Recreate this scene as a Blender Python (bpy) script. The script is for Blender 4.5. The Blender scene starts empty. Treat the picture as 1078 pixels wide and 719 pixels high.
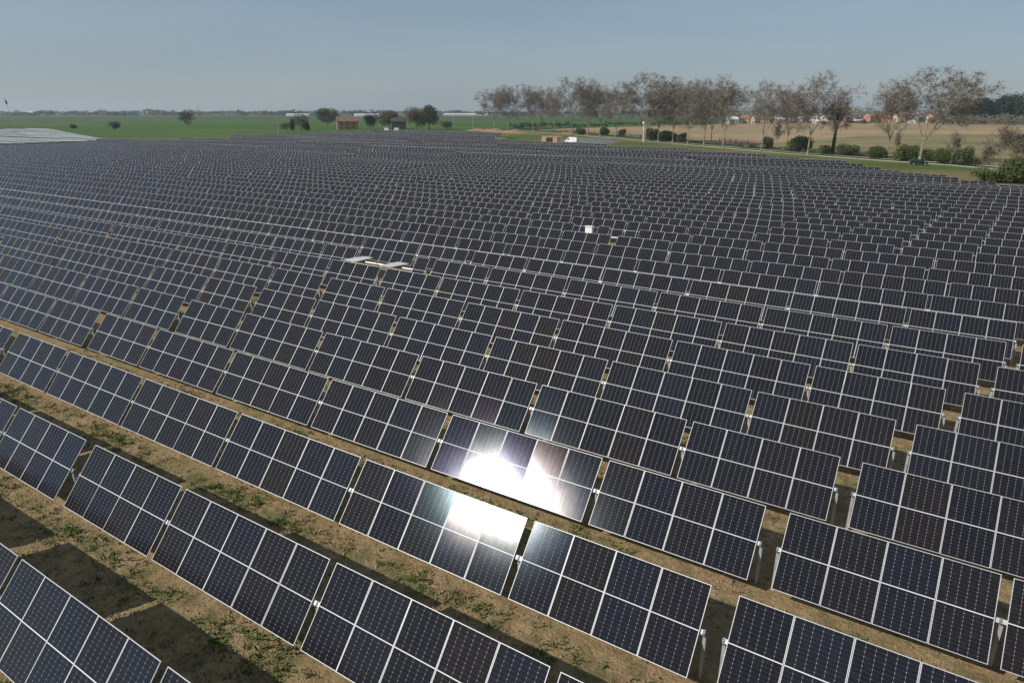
import bpy, bmesh, math, random
from mathutils import Vector, Matrix
R = math.radians
random.seed(7)
S = bpy.context.scene
COL = S.collection

# ------------------------------------------------------------------ camera, world, sun, exposure
CH, PITCH, FPX = 13.85, R(18.95), 705.6
cam_d = bpy.data.cameras.new('camera'); cam = bpy.data.objects.new('camera', cam_d); COL.objects.link(cam)
cam.location = (0, 0, CH); cam.rotation_euler = (R(90) - PITCH, 0, 0)
cam_d.sensor_width = 36; cam_d.lens = 36 * FPX / 1078; cam_d.clip_start = .5; cam_d.clip_end = 30000
S.camera = cam

HEAD = R(122.8)                                   # heading of the panel rows
U = Vector((math.sin(HEAD), math.cos(HEAD), 0)); N = Vector((-U.y, U.x, 0))
ROT = math.atan2(U.y, U.x)
SUN = (U * -.480 + N * -.632 + Vector((0, 0, .608))).normalized()
SUN_EL = math.asin(SUN.z); SUN_AZ = math.atan2(SUN.x, SUN.y)

W = bpy.data.worlds.new('World'); S.world = W; W.use_nodes = True
nt = W.node_tree; bg = nt.nodes['Background']
sky = nt.nodes.new('ShaderNodeTexSky'); sky.sky_type = 'NISHITA'; sky.sun_disc = False
sky.sun_elevation = SUN_EL; sky.sun_rotation = SUN_AZ
sky.air_density = 1.0; sky.dust_density = .6; sky.ozone_density = 2.0; sky.altitude = 0
tint = nt.nodes.new('ShaderNodeMix'); tint.data_type = 'RGBA'; tint.blend_type = 'MULTIPLY'; tint.inputs[0].default_value = 1
tint.inputs[7].default_value = (.955, .985, 1.09, 1)
nt.links.new(sky.outputs[0], tint.inputs[6]); flat_sky = nt.nodes.new('ShaderNodeMix'); flat_sky.data_type = 'RGBA'; flat_sky.inputs[0].default_value = .5
flat_sky.inputs[7].default_value = (5.3, 6.6, 7.7, 1)
nt.links.new(tint.outputs[2], flat_sky.inputs[6])
tcw = nt.nodes.new('ShaderNodeTexCoord'); mpw = nt.nodes.new('ShaderNodeMapping'); mpw.inputs['Scale'].default_value = (1.2, 1.2, 9); mpw.inputs['Rotation'].default_value = (.06, .03, 0)
nzw = nt.nodes.new('ShaderNodeTexNoise'); nzw.inputs['Scale'].default_value = 2.2; nzw.inputs['Detail'].default_value = 5; nzw.inputs['Roughness'].default_value = .55
cr = nt.nodes.new('ShaderNodeValToRGB'); cr.color_ramp.elements[0].position = .42; cr.color_ramp.elements[0].color = (.985, .99, .995, 1); cr.color_ramp.elements[1].position = .72; cr.color_ramp.elements[1].color = (1.09, 1.07, 1.05, 1)
veil = nt.nodes.new('ShaderNodeMix'); veil.data_type = 'RGBA'; veil.blend_type = 'MULTIPLY'; veil.inputs[0].default_value = 1     # thin high cloud veil
nt.links.new(tcw.outputs['Generated'], mpw.inputs[0]); nt.links.new(mpw.outputs[0], nzw.inputs['Vector']); nt.links.new(nzw.outputs[0], cr.inputs[0])
nt.links.new(flat_sky.outputs[2], veil.inputs[6]); nt.links.new(cr.outputs[0], veil.inputs[7]); nt.links.new(veil.outputs[2], bg.inputs[0]); bg.inputs[1].default_value = 0.065

sl = bpy.data.lights.new('sun', 'SUN'); sl.energy = 4.8; sl.angle = R(.53); sl.color = (1, .945, .86)
so = bpy.data.objects.new('sun', sl); COL.objects.link(so)
so.rotation_euler = SUN.to_track_quat('Z', 'Y').to_euler(); so.location = SUN * 200
S.view_settings.view_transform = 'Standard'; S.view_settings.look = 'None'
S.view_settings.exposure = 0.0; S.view_settings.gamma = 1
S.cycles.max_bounces = 5; S.cycles.volume_bounces = 0; S.cycles.transparent_max_bounces = 8
S.cycles.use_denoising = True

# ------------------------------------------------------------------ helpers
def at(x, y, z=0.0):
    """ground point the photo shows at pixel (x, y), on height z"""
    a, b = (x - 539) / FPX, -(y - 359.5) / FPX
    d = Vector((a, math.cos(PITCH) + b * math.sin(PITCH), b * math.cos(PITCH) - math.sin(PITCH)))
    return d * ((z - CH) / d.z) + Vector((0, 0, CH))
def height_at(x, y, Y):
    b = -(y - 359.5) / FPX
    return CH + (b * math.cos(PITCH) - math.sin(PITCH)) * Y / (math.cos(PITCH) + b * math.sin(PITCH))
def px_size(Y):                                   # metres per photo pixel at depth Y
    return (Y * math.cos(PITCH) + CH * math.sin(PITCH)) / FPX

def tag(o, label=None, cat=None, group=None, kind=None):
    if label: o['label'] = label
    if cat: o['category'] = cat
    if group: o['group'] = group
    if kind: o['kind'] = kind
    return o
def obj(name, me, parent=None, loc=None, rot=None):
    o = bpy.data.objects.new(name, me); COL.objects.link(o)
    if parent: o.parent = parent
    if loc is not None: o.location = loc
    if rot is not None: o.rotation_euler = rot
    return o
def empty(name, loc, rz=0):
    o = bpy.data.objects.new(name, None); COL.objects.link(o)
    o.location = loc; o.rotation_euler = (0, 0, rz); o.empty_display_size = .3
    return o
class MB:
    """collects vertices, faces, material slots and uvs; build() makes one mesh"""
    def __init__(s): s.v = []; s.f = []; s.m = []; s.uv = {}
    def face(s, idx, m=0): s.f.append(tuple(idx)); s.m.append(m)
    def poly(s, pts, m=0):
        b = len(s.v); s.v += [tuple(p) for p in pts]; s.face(range(b, b + len(pts)), m)
    def box(s, c, d, m=0, M=None):
        b = len(s.v); x, y, z = d[0] / 2, d[1] / 2, d[2] / 2
        for sx, sy, sz in ((-1,-1,-1),(1,-1,-1),(1,1,-1),(-1,1,-1),(-1,-1,1),(1,-1,1),(1,1,1),(-1,1,1)):
            p = Vector((sx * x, sy * y, sz * z))
            if M: p = M @ p
            s.v.append(tuple(p + Vector(c)))
        for q in ((0,3,2,1),(4,5,6,7),(0,1,5,4),(1,2,6,5),(2,3,7,6),(3,0,4,7)): s.face([b + i for i in q], m)
    def tube(s, p0, p1, r0, r1, n=6, m=0, cap=True):
        p0, p1 = Vector(p0), Vector(p1); d = (p1 - p0)
        if d.length < 1e-6: return
        d.normalize(); a = d.orthogonal().normalized(); c = d.cross(a); b = len(s.v)
        for p, r in ((p0, r0), (p1, r1)):
            for i in range(n):
                t = 2 * math.pi * i / n; s.v.append(tuple(p + (a * math.cos(t) + c * math.sin(t)) * r))
        for i in range(n): s.face((b + i, b + (i + 1) % n, b + n + (i + 1) % n, b + n + i), m)
        if cap:
            s.face([b + i for i in reversed(range(n))], m); s.face([b + n + i for i in range(n)], m)
    def mesh(s, name, mats, smooth=False):
        me = bpy.data.meshes.new(name); me.from_pydata(s.v, [], s.f)
        for m in (mats if isinstance(mats, (list, tuple)) else [mats]): me.materials.append(m)
        me.polygons.foreach_set('material_index', s.m)
        if smooth: me.polygons.foreach_set('use_smooth', [True] * len(s.f))
        if s.uv:
            l = me.uv_layers.new(name='UVMap')
            for fi, co in s.uv.items():
                for k, li in enumerate(me.polygons[fi].loop_indices): l.data[li].uv = co[k]
        me.update(); return me
    def build(s, name, mats, parent=None, loc=None, rot=None, smooth=False):
        return obj(name, s.mesh(name, mats, smooth), parent, loc, rot)

# ------------------------------------------------------------------ materials
def mat(name):
    m = bpy.data.materials.new(name); m.use_nodes = True
    t = m.node_tree; return m, t, t.nodes['Principled BSDF'], t.links.new
def node(t, typ, **kw):
    n = t.nodes.new(typ)
    for k, v in kw.items(): setattr(n, k, v)
    return n
def mth(t, op, a, b=None):
    n = t.nodes.new('ShaderNodeMath'); n.operation = op
    for i, x in enumerate((a, b)):
        if x is None: continue
        if isinstance(x, (int, float)): n.inputs[i].default_value = x
        else: t.links.new(x, n.inputs[i])
    return n.outputs[0]
def ramp(t, src, stops, interp='LINEAR'):
    n = t.nodes.new('ShaderNodeValToRGB'); e = n.color_ramp.elements; n.color_ramp.interpolation = interp
    while len(e) < len(stops): e.new(.5)
    for i, (p, c) in enumerate(stops):
        e[i].position = p; e[i].color = (*c, 1) if len(c) == 3 else c
    t.links.new(src, n.inputs[0]); return n.outputs[0]
def noise(t, scale, detail=4, rough=.55, coord=None, dims=None):
    n = t.nodes.new('ShaderNodeTexNoise'); n.inputs['Scale'].default_value = scale
    n.inputs['Detail'].default_value = detail; n.inputs['Roughness'].default_value = rough
    if coord: t.links.new(coord, n.inputs['Vector'])
    return n.outputs[0]
def mix(t, fac, a, b, mode='MIX'):
    n = t.nodes.new('ShaderNodeMix'); n.data_type = 'RGBA'; n.blend_type = mode
    for i, x in ((0, fac), (6, a), (7, b)):
        if isinstance(x, (int, float)): n.inputs[i].default_value = x
        elif isinstance(x, tuple): n.inputs[i].default_value = (*x, 1)
        else: t.links.new(x, n.inputs[i])
    return n.outputs[2]
def simple(name, c, rough=.7, var=.12, scale=6, metal=0):
    m, t, b, L = mat(name)
    tc = node(t, 'ShaderNodeTexCoord').outputs['Object']
    f = noise(t, scale, 4, .6, tc)
    c2 = tuple(x * (1 - 2 * var) for x in c); c3 = tuple(min(1, x * (1 + var)) for x in c)
    L(ramp(t, f, [(.3, c2), (.7, c3)]), b.inputs['Base Color'])
    b.inputs['Roughness'].default_value = rough; b.inputs['Metallic'].default_value = metal
    return m
def isle(name, stops, rough=.8, spec=.2):
    """colour by random island: leaves, twigs, blades"""
    m, t, b, L = mat(name)
    g = node(t, 'ShaderNodeNewGeometry').outputs['Random Per Island']
    L(ramp(t, g, stops), b.inputs['Base Color'])
    b.inputs['Roughness'].default_value = rough; b.inputs['Specular IOR Level'].default_value = spec
    return m

def cell_material():
    m, t, b, L = mat('photovoltaic_cells')
    uv = node(t, 'ShaderNodeUVMap').outputs[0]
    sp = node(t, 'ShaderNodeSeparateXYZ'); L(uv, sp.inputs[0])
    x, y = sp.outputs[0], sp.outputs[1]
    def line(c, n, w):
        f = mth(t, 'FRACT', mth(t, 'MULTIPLY', c, n)); d = mth(t, 'ABSOLUTE', mth(t, 'SUBTRACT', f, .5))
        return mth(t, 'GREATER_THAN', d, .5 - w), d
    lx, dx = line(x, 6.0, .020); ly, dy = line(y, 22.0, .030)
    corner = mth(t, 'GREATER_THAN', mth(t, 'ADD', mth(t, 'MULTIPLY', dx, 1.0), mth(t, 'MULTIPLY', dy, .5)), .70)
    bus, _ = line(x, 60.0, .10)
    midd = mth(t, 'LESS_THAN', mth(t, 'ABSOLUTE', mth(t, 'SUBTRACT', y, .5)), .0055)
    oi = node(t, 'ShaderNodeObjectInfo').outputs['Random']; gi = node(t, 'ShaderNodeNewGeometry').outputs['Random Per Island']
    rnd = mth(t, 'FRACT', mth(t, 'ADD', mth(t, 'MULTIPLY', oi, 7.13), gi))
    base = ramp(t, rnd, [(0, (.0070, .0075, .0120)), (.2, (.0085, .0080, .0105)), (.36, (.0072, .0085, .0140)), (.56, (.0095, .0080, .0090)), (.7, (.0065, .0070, .0105)), (.9, (.0078, .0095, .0150))], 'CONSTANT')
    c = mix(t, mth(t, 'MULTIPLY', bus, .07), base, (.10, .11, .12))
    c = mix(t, mth(t, 'MULTIPLY', ly, .2), c, (.16, .17, .19))
    c = mix(t, mth(t, 'MULTIPLY', lx, .4), c, (.20, .21, .23))
    c = mix(t, mth(t, 'MULTIPLY', corner, .8), c, (.5, .52, .54))
    c = mix(t, midd, c, (.62, .63, .64))
    tc = node(t, 'ShaderNodeTexCoord').outputs['Object']
    dust = noise(t, 1.3, 5, .65, tc)
    smear = noise(t, 4.5, 6, .75, tc)
    c = mix(t, ramp(t, smear, [(.5, (.008, .008, .008)), (.75, (.05, .05, .05))]), c, (.30, .26, .20))
    t.nodes.remove(b)
    df = node(t, 'ShaderNodeBsdfDiffuse'); L(c, df.inputs['Color'])
    gl = node(t, 'ShaderNodeBsdfAnisotropic'); gl.distribution = 'BECKMANN'
    L(mth(t, 'ADD', .138, mth(t, 'MULTIPLY', dust, .03)), gl.inputs['Roughness'])
    r2 = mth(t, 'FRACT', mth(t, 'MULTIPLY', rnd, 37.7))
    L(ramp(t, r2, [(0, (1, .95, .90)), (.2, (.86, .94, 1)), (.4, (1, .86, .80)), (.47, (.80, .83, 1)), (.62, (.95, .97, 1)), (.76, (.76, .93, 1)), (.92, (.93, .84, 1))], 'CONSTANT'), gl.inputs['Color'])
    ms = node(t, 'ShaderNodeMapping'); ms.inputs['Scale'].default_value = (38, 1.3, 1); L(uv, ms.inputs[0])
    st = noise(t, 1.0, 3, .6, ms.outputs[0])
    bp = node(t, 'ShaderNodeBump'); bp.inputs['Strength'].default_value = .25; bp.inputs['Distance'].default_value = .0012; L(st, bp.inputs['Height']); L(bp.outputs[0], gl.inputs['Normal'])
    fr = node(t, 'ShaderNodeFresnel'); fr.inputs['IOR'].default_value = 1.33
    g2 = node(t, 'ShaderNodeBsdfAnisotropic'); g2.distribution = 'BECKMANN'; g2.inputs['Roughness'].default_value = .19; L(bp.outputs[0], g2.inputs['Normal'])
    L(ramp(t, r2, [(0, (.60, .80, 1)), (.25, (.48, .68, 1)), (.42, (1, .70, .58)), (.52, (.55, .52, 1)), (.62, (.66, .82, 1)), (.76, (.48, .80, 1)), (.9, (.84, .68, 1))], 'CONSTANT'), g2.inputs['Color'])
    lobes = node(t, 'ShaderNodeMixShader'); lobes.inputs[0].default_value = .15; L(gl.outputs[0], lobes.inputs[1]); L(g2.outputs[0], lobes.inputs[2])
    mx = node(t, 'ShaderNodeMixShader'); L(fr.outputs[0], mx.inputs[0]); L(df.outputs[0], mx.inputs[1]); L(lobes.outputs[0], mx.inputs[2])
    L(mx.outputs[0], t.nodes['Material Output'].inputs['Surface'])
    return m
M = {}
M['cell'] = cell_material()
M['alu'] = simple('brushed_aluminium_frame', (.48, .49, .495), .5, .05, 3, .2)
M['backsheet'] = simple('panel_back', (.55, .55, .54), .5, .06)
M['galv'] = simple('galvanised_steel', (.46, .48, .48), .5, .12, 8, .35)
M['steel'] = simple('weathered_steel', (.20, .205, .21), .55, .12, 8, .3)
M['white_metal'] = simple('white_painted_metal', (.78, .79, .78), .45, .05, 3)
M['dark_metal'] = simple('dark_metal', (.05, .052, .055), .5, .1)

def soil_material():
    m, t, b, L = mat('dry_soil_with_sparse_grass')
    g = node(t, 'ShaderNodeNewGeometry').outputs['Position']
    mp = node(t, 'ShaderNodeMapping'); mp.inputs['Rotation'].default_value = (0, 0, -ROT); L(g, mp.inputs[0])
    p = mp.outputs[0]
    n1 = noise(t, 1.7, 6, .65, p); n2 = noise(t, .35, 4, .55, p); n3 = noise(t, 11, 5, .7, p); n4 = noise(t, .9, 5, .6, p)
    c = ramp(t, n1, [(.28, (.22, .152, .080)), (.5, (.345, .246, .135)), (.72, (.43, .325, .195))])
    c = mix(t, ramp(t, n3, [(.45, (0, 0, 0)), (.62, (.55, .55, .55))]), c, (.14, .092, .05))
    straw = ramp(t, n2, [(.45, (0, 0, 0)), (.65, (.75, .75, .75))])
    c = mix(t, straw, c, (.27, .21, .10))
    sp = node(t, 'ShaderNodeSeparateXYZ'); L(p, sp.inputs[0])
    fr = mth(t, 'FRACT', mth(t, 'DIVIDE', mth(t, 'SUBTRACT', sp.outputs[1], 4.9 - 1.25 - 2.27), 4.54))
    band = mth(t, 'SUBTRACT', 1.0, mth(t, 'MULTIPLY', mth(t, 'ABSOLUTE', mth(t, 'SUBTRACT', fr, .5)), 4.2))
    gr = ramp(t, mth(t, 'ADD', n4, mth(t, 'MULTIPLY', band, .12)), [(.55, (0, 0, 0)), (.68, (.5, .5, .5))])
    c = mix(t, gr, c, (.062, .085, .026))
    L(c, b.inputs['Base Color']); b.inputs['Roughness'].default_value = .95; b.inputs['Specular IOR Level'].default_value = .1
    bp = node(t, 'ShaderNodeBump'); bp.inputs['Strength'].default_value = .9; bp.inputs['Distance'].default_value = .12
    L(mth(t, 'ADD', n3, mth(t, 'MULTIPLY', n1, 1.5)), bp.inputs['Height']); L(bp.outputs[0], b.inputs['Normal'])
    return m
def field_material(name, cols, sc=.004, stretch=(1, 3, 1), rot=0.3, fine=.2):
    m, t, b, L = mat(name)
    g = node(t, 'ShaderNodeNewGeometry').outputs['Position']
    mp = node(t, 'ShaderNodeMapping'); mp.inputs['Rotation'].default_value = (0, 0, rot); mp.inputs['Scale'].default_value = stretch
    L(g, mp.inputs[0])
    v = node(t, 'ShaderNodeTexVoronoi'); v.inputs['Scale'].default_value = sc; L(mp.outputs[0], v.inputs['Vector'])
    h = node(t, 'ShaderNodeSeparateColor'); L(v.outputs['Color'], h.inputs[0])
    c = ramp(t, h.outputs[0], [(i / len(cols), k) for i, k in enumerate(cols)], 'CONSTANT')
    n = noise(t, fine, 6, .65, g); n2 = noise(t, fine * .06, 4, .5, g)
    c = mix(t, 1.0, c, ramp(t, n, [(.3, (.72, .72, .70)), (.7, (1.2, 1.2, 1.15))]), 'MULTIPLY')
    c = mix(t, 1.0, c, ramp(t, n2, [(.3, (.8, .85, .8)), (.7, (1.15, 1.1, 1.1))]), 'MULTIPLY')
    L(c, b.inputs['Base Color']); b.inputs['Roughness'].default_value = .95; b.inputs['Specular IOR Level'].default_value = .05
    return m
M['soil'] = soil_material()
M['plain'] = field_material('farmland', [(.058, .085, .036), (.050, .098, .030), (.075, .085, .048), (.055, .10, .030), (.046, .078, .030)], .0016, (1, 2.4, 1), .2)
M['crop'] = field_material('young_green_crop', [(.058, .125, .026), (.085, .120, .036), (.048, .105, .026), (.070, .130, .030), (.062, .100, .036)], .011, (.45, 4.5, 1), .42, .12)
M['plough'] = field_material('ploughed_brown_soil', [(.29, .215, .140), (.32, .235, .152), (.27, .210, .130), (.29, .235, .135)], .006, (1, 4, 1), -.35, .16)
M['verge'] = field_material('verge_grass', [(.085, .118, .034), (.120, .120, .050), (.100, .122, .042), (.15, .13, .065)], .05, (1, 1, 1), 0, .5)
M['gravel'] = field_material('pale_gravel', [(.40, .37, .31), (.36, .33, .28), (.43, .40, .34)], .08, (1, 1, 1), 0, .8)
M['asphalt'] = field_material('grey_hardstanding', [(.17, .175, .175), (.20, .20, .195), (.15, .155, .16)], .08, (1, 1, 1), 0, .5)
M['clay'] = simple('orange_clay', (.25, .155, .090), .95, .2, .8)

# ------------------------------------------------------------------ ground
def flat(name, pts, z, m, kind='structure'):
    mb = MB(); mb.poly([(p[0], p[1], z) for p in pts]); o = mb.build(name, m); o['kind'] = kind; return o
GR = 5800
flat('ground', [(GR * math.cos(a * math.pi / 32), GR * math.sin(a * math.pi / 32)) for a in range(64)], -.12, M['plain'])
P = lambda x, y: at(x, y)
un = lambda u, n: U * u + N * n
flat('green_field', [un(-980, -60), un(-330, -60), un(-322, 240), un(-300, 380), P(545, 135.6), P(660, 133.4), P(720, 130.8), P(700, 128.2), P(560, 127.2), P(330, 125.4), P(0, 127.2), P(-330, 127)], -.06, M['crop'])
flat('ploughed_field', [P(560, 136.8), P(640, 142), P(720, 148.5), P(820, 156.5), P(960, 166), P(1060, 176), P(1180, 186), P(1500, 215), P(1700, 150), P(1300, 130.5), P(985, 129.3), P(860, 129.6), P(740, 131.2), P(640, 134.2)], -.03, M['plough'])
M['rough'] = field_material('rough_olive_grass', [(.205, .175, .095), (.24, .20, .115), (.18, .165, .085)], .03, (1, 3, 1), -.4, .35)
flat('rough_grass', [P(800, 152), P(860, 147), P(905, 143.5), P(985, 142.5), P(1100, 141), P(1400, 146), P(1500, 214), P(1180, 186.5), P(1060, 176.5), P(960, 166.5), P(820, 157.5)], -.01, M['rough'])
flat('field_soil', [un(-345, -30), un(30, -30), un(30, 60), un(22, 140), un(3, 158), un(-22, 186), un(-50, 200), un(-78, 222), un(-108, 228), un(-146, 240), un(-182, 254), un(-205, 314), un(-285, 366), un(-326, 366)], 0, M['soil'])
flat('field_soil', [un(-345, 100), un(-345, 160), un(-366, 168), un(-545, 228), un(-640, 228), un(-640, 100)], .01, M['plain'])
flat('verge', [un(32, -30), un(60, -30), P(1180, 191), P(1060, 180), P(960, 171.5), P(820, 161), P(720, 152), P(640, 145.5), P(560, 139.0), un(-282, 371), un(-200, 318), un(-178, 258), un(-142, 244), un(-104, 232), un(-75, 226), un(-47, 204), un(-19, 190), un(5, 160), un(24, 142)], .02, M['verge'])
def strip(name, line, w, z, m):
    mb = MB(); pts = [Vector((p.x, p.y, 0)) for p in line]
    for i, p in enumerate(pts):
        d = (pts[min(i + 1, len(pts) - 1)] - pts[max(i - 1, 0)]).normalized(); s = Vector((-d.y, d.x, 0)) * w / 2
        mb.v += [tuple(p - s + Vector((0, 0, z))), tuple(p + s + Vector((0, 0, z)))]
        if i: b = 2 * i; mb.face((b - 2, b - 1 + 0, b + 1, b) if False else (b - 2, b, b + 1, b - 1))
    o = mb.build(name, m); o['kind'] = 'structure'; return o
road_line = [P(536, 137.4), P(600, 142.0), P(660, 147.2), P(720, 152.4), P(820, 161.3), P(920, 168.8), P(1000, 174.2), P(1060, 179.5), P(1180, 190)]
strip('path', road_line, 3.4, .05, M['gravel'])
r2 = [p + (Vector((p.y, -p.x, 0)).normalized() * 0 + N * -7.5 + U * -2) for p in road_line[:]]
strip('path', [p + N * 6.5 + U * 4 for p in road_line], 2.2, .05, M['gravel'])
flat('hardstanding', [P(566, 151), P(572, 147.5), P(612, 145.5), P(640, 146.5), P(652, 150.5), P(630, 152.5), P(600, 154)], .035, M['asphalt'])

def hnoise(x, y):
    return (math.sin(x * 1.7 + 2.1 * math.sin(y * .9)) + math.sin(y * 2.3 + 1.7 * math.sin(x * 1.3)) + .7 * math.sin(x * 5.1 + y * 3.7) + .5 * math.sin(x * 9.3 - y * 7.9 + 2 * math.sin(x * 3))) / 3.2
def near_ground():                                # uneven soil between the nearest rows
    x0, x1, y0, y1, st = -44, 20, 3, 42, .16
    nx, ny = int((x1 - x0) / st), int((y1 - y0) / st); v = []; f = []
    rg = random.Random(3)
    for j in range(ny + 1):
        for i in range(nx + 1):
            x, y = x0 + i * st, y0 + j * st
            e = min(i, nx - i, j, ny - j) / 12
            z = .03 + .028 * hnoise(x, y) + rg.gauss(0, .011)
            v.append(tuple(un(x, y) + Vector((0, 0, z if e >= 1 else max(.004, z) * max(e, .12)))))
    for j in range(ny):
        for i in range(nx):
            a = j * (nx + 1) + i; f.append((a, a + 1, a + nx + 2, a + nx + 1))
    me = bpy.data.meshes.new('ground'); me.from_pydata(v, [], f); me.materials.append(M['soil'])
    o = obj('ground', me); o['kind'] = 'structure'
near_ground()

# ------------------------------------------------------------------ solar trackers
TILT0, AX = R(50.03), 1.5
PW, PL, PX, FT = 1.308, 2.305, 1.32, .030         # module width, length, spacing, frame depth
COUNTS = (4, 5, 5, 5, 5, 4); GAP = .25; PERIOD = 38.9
SLOTS = []; GAPS = [-.10]
_x = 0
for k in COUNTS:
    SLOTS += [(_x + (i + .5) * PX) for i in range(k)]; _x += k * PX; GAPS.append(_x + GAP / 2); _x += GAP
TLEN = _x - GAP; GAPS[-1] = TLEN + .10

def module(mb, T=None, frame=True, glass=True, mf=0, mg=1, mbk=2):
    T = T or Matrix.Identity(4); x, y, b, i = PW / 2, PL / 2, .016, len(mb.v)
    def ring(a, c, z): return [tuple(T @ Vector(q)) for q in ((-a, -c, z), (a, -c, z), (a, c, z), (-a, c, z))]
    mb.v += ring(x, y, -FT) + ring(x, y, 0) + ring(x - b, y - b, 0) + ring(x - b, y - b, -.005)
    if frame:
        for k in range(4):
            l = (k + 1) % 4
            mb.face((i + k, i + l, i + 4 + l, i + 4 + k), mf); mb.face((i + 4 + k, i + 4 + l, i + 8 + l, i + 8 + k), mf)
            mb.face((i + 8 + k, i + 8 + l, i + 12 + l, i + 12 + k), mf)
    if glass:
        mb.face((i + 12, i + 13, i + 14, i + 15), mg); mb.uv[len(mb.f) - 1] = ((0, 0), (1, 0), (1, 1), (0, 1))
        mb.face((i + 3, i + 2, i + 1, i), mbk)
def tidy(me):
    bm = bmesh.new(); bm.from_mesh(me); bmesh.ops.delete(bm, geom=[v for v in bm.verts if not v.link_faces], context='VERTS'); bm.to_mesh(me); bm.free(); return me
_g = MB(); module(_g, frame=False, mg=0, mbk=1); ME_GLASS = tidy(_g.mesh('solar_panel', [M['cell'], M['backsheet']]))
_g = MB(); module(_g, glass=False); ME_FRAME = tidy(_g.mesh('frame', [M['alu']]))
_g = MB(); module(_g); ME_PANEL = _g.mesh('solar_panel', [M['alu'], M['cell'], M['backsheet']])

def slot_matrix(x, tilt, jx=0, jy=0):
    return Matrix.Translation((x, 0, AX)) @ Matrix.Rotation(tilt + jx, 4, 'X') @ Matrix.Rotation(jy, 4, 'Y')
def tube_mesh():
    mb = MB(); c = Vector((0, .115 * math.sin(TILT0), AX - .115 * math.cos(TILT0)))
    Mx = Matrix.Rotation(TILT0, 3, 'X'); mb.box((TLEN / 2, c.y, c.z), (TLEN + .24, .12, .12), 0, Mx)
    return mb
def post_mesh(mb=None, x=0):
    mb = mb or MB(); y = .115 * math.sin(TILT0); h = AX - .115 * math.cos(TILT0) - .07
    mb.box((x, y, h / 2 - .3), (.012, .20, h + .6)); mb.box((x + .041, y - .094, h / 2 - .3), (.07, .012, h + .6)); mb.box((x + .041, y + .094, h / 2 - .3), (.07, .012, h + .6))
    return mb
def bearing_mesh(mb=None, x=0):
    mb = mb or MB(); y = .115 * math.sin(TILT0); h = AX - .115 * math.cos(TILT0)
    mb.tube((x - .03, y, h), (x + .03, y, h), .085, .085, 10); mb.box((x + .03, y, h - .13), (.06, .16, .12)); return mb
ME_TUBE = tube_mesh().mesh('torque_tube', M['galv']); ME_POST = post_mesh().mesh('post', M['galv'])
ME_BEAR = bearing_mesh().mesh('bearing', M['steel'])
_m = MB(); _m.box((0, .11, AX - .36), (.16, .30, .34)); _m.box((0, -.13, AX - .36), (.10, .2, .10)); _m.tube((.0, -.13, AX - .36), (.0, -.42, AX - .36), .06, .06, 8)
ME_MOTOR = _m.mesh('drive_motor', M['dark_metal'])

SKIP = {}                                          # (row, tracker) -> set of slots taken out; FLAT the ones lying flat
FLATS = {}
rg = random.Random(21)
def baked(tilt, skip=()):
    mb = MB()
    for k, x in enumerate(SLOTS):
        module(mb, slot_matrix(x, tilt, R(rg.gauss(0, .25)), R(rg.gauss(0, .25))))
    b = len(mb.m)
    return mb
def baked_full(tilt, tube=True):
    mb = baked(tilt)
    t = MB(); tmb = tube_mesh(); b = len(mb.v)
    for src in [tmb] + [post_mesh(None, g) for g in GAPS]:
        b = len(mb.v); mb.v += src.v
        for f in src.f: mb.face([b + i for i in f], 3)
    return mb
VARIANTS = [baked_full(TILT0 + R(d)) for d in (-.3, 0, .25, .1)]
ME_FAR = [v.mesh('solar_tracker', [M['alu'], M['cell'], M['backsheet'], M['galv']]) for v in VARIANTS]
_f = MB()
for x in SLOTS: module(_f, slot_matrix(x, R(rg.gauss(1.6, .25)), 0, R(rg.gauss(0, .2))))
M['pale_glass'] = simple('pale_grey_glass', (.43, .44, .44), .35, .12, .6)  # faintly mottled pale grey replaces the dark cells on the flat trackers
ME_STOW = _f.mesh('solar_tracker', [M['alu'], M['pale_glass'], M['backsheet']])

def row_q(r): return (4.90, 9.42, 13.97, 18.51, 23.10, 27.52)[r] if r < 6 else 4.96 + 4.54 * r
BND = [(0, 30), (8, 30), (29.6, 16), (32.5, 1), (34.6, -7), (38, -19), (40.6, -30), (42.4, -46), (44.6, -59), (49.7, -88), (51.0, -108), (52.0, -146), (54.5, -182), (60, -188), (66.3, -203), (77.7, -289), (83, -345)]
def bound(r):
    for (a, b), (c, d) in zip(BND, BND[1:]):
        if a <= r <= c: return b + (d - b) * (r - a) / (c - a)
    return -400
PH = {0: -24.97, 1: -24.53, 2: -41.60, 3: -41.31, 4: -39.85, 5: .44, 6: 2.0, 7: 3.3, 8: 4.5}
def phase(r):
    if r in PH: return PH[r]
    if r < 22: return 4.5 + 1.1 * (r - 8) - (16 if r > 13 else 0) + ((r * 7919 % 11) - 5) * (.15 if r < 12 else .7)
    return bound(r) - TLEN - .3 - (r * 7919 % 13) * .22
def row_dt(r): return R((-.31, -.19, .12, -.5, -.45, -.2)[r]) if r < 6 else R(rg.gauss(0, .2))
def in_view(p, m=0):
    z = p.y * math.cos(PITCH) - (p.z - CH) * math.sin(PITCH)
    if z < 1: return False
    x = 539 + FPX * p.x / z; yy = 359.5 - FPX * (p.y * math.sin(PITCH) + (p.z - CH) * math.cos(PITCH)) / z
    return -m < x < 1078 + m and -m < yy < 719 + m
def lift(u, n):                                    # gentle waves in the pile heights over the far half of the field
    k = min(1, max(0, (n - 85) / 80))
    return k * (.28 * math.sin(6.283 * (n / 52 + u / 150)) + .20 * math.sin(6.283 * (n / 31 - u / 95) + 1))
plan = []
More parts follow.
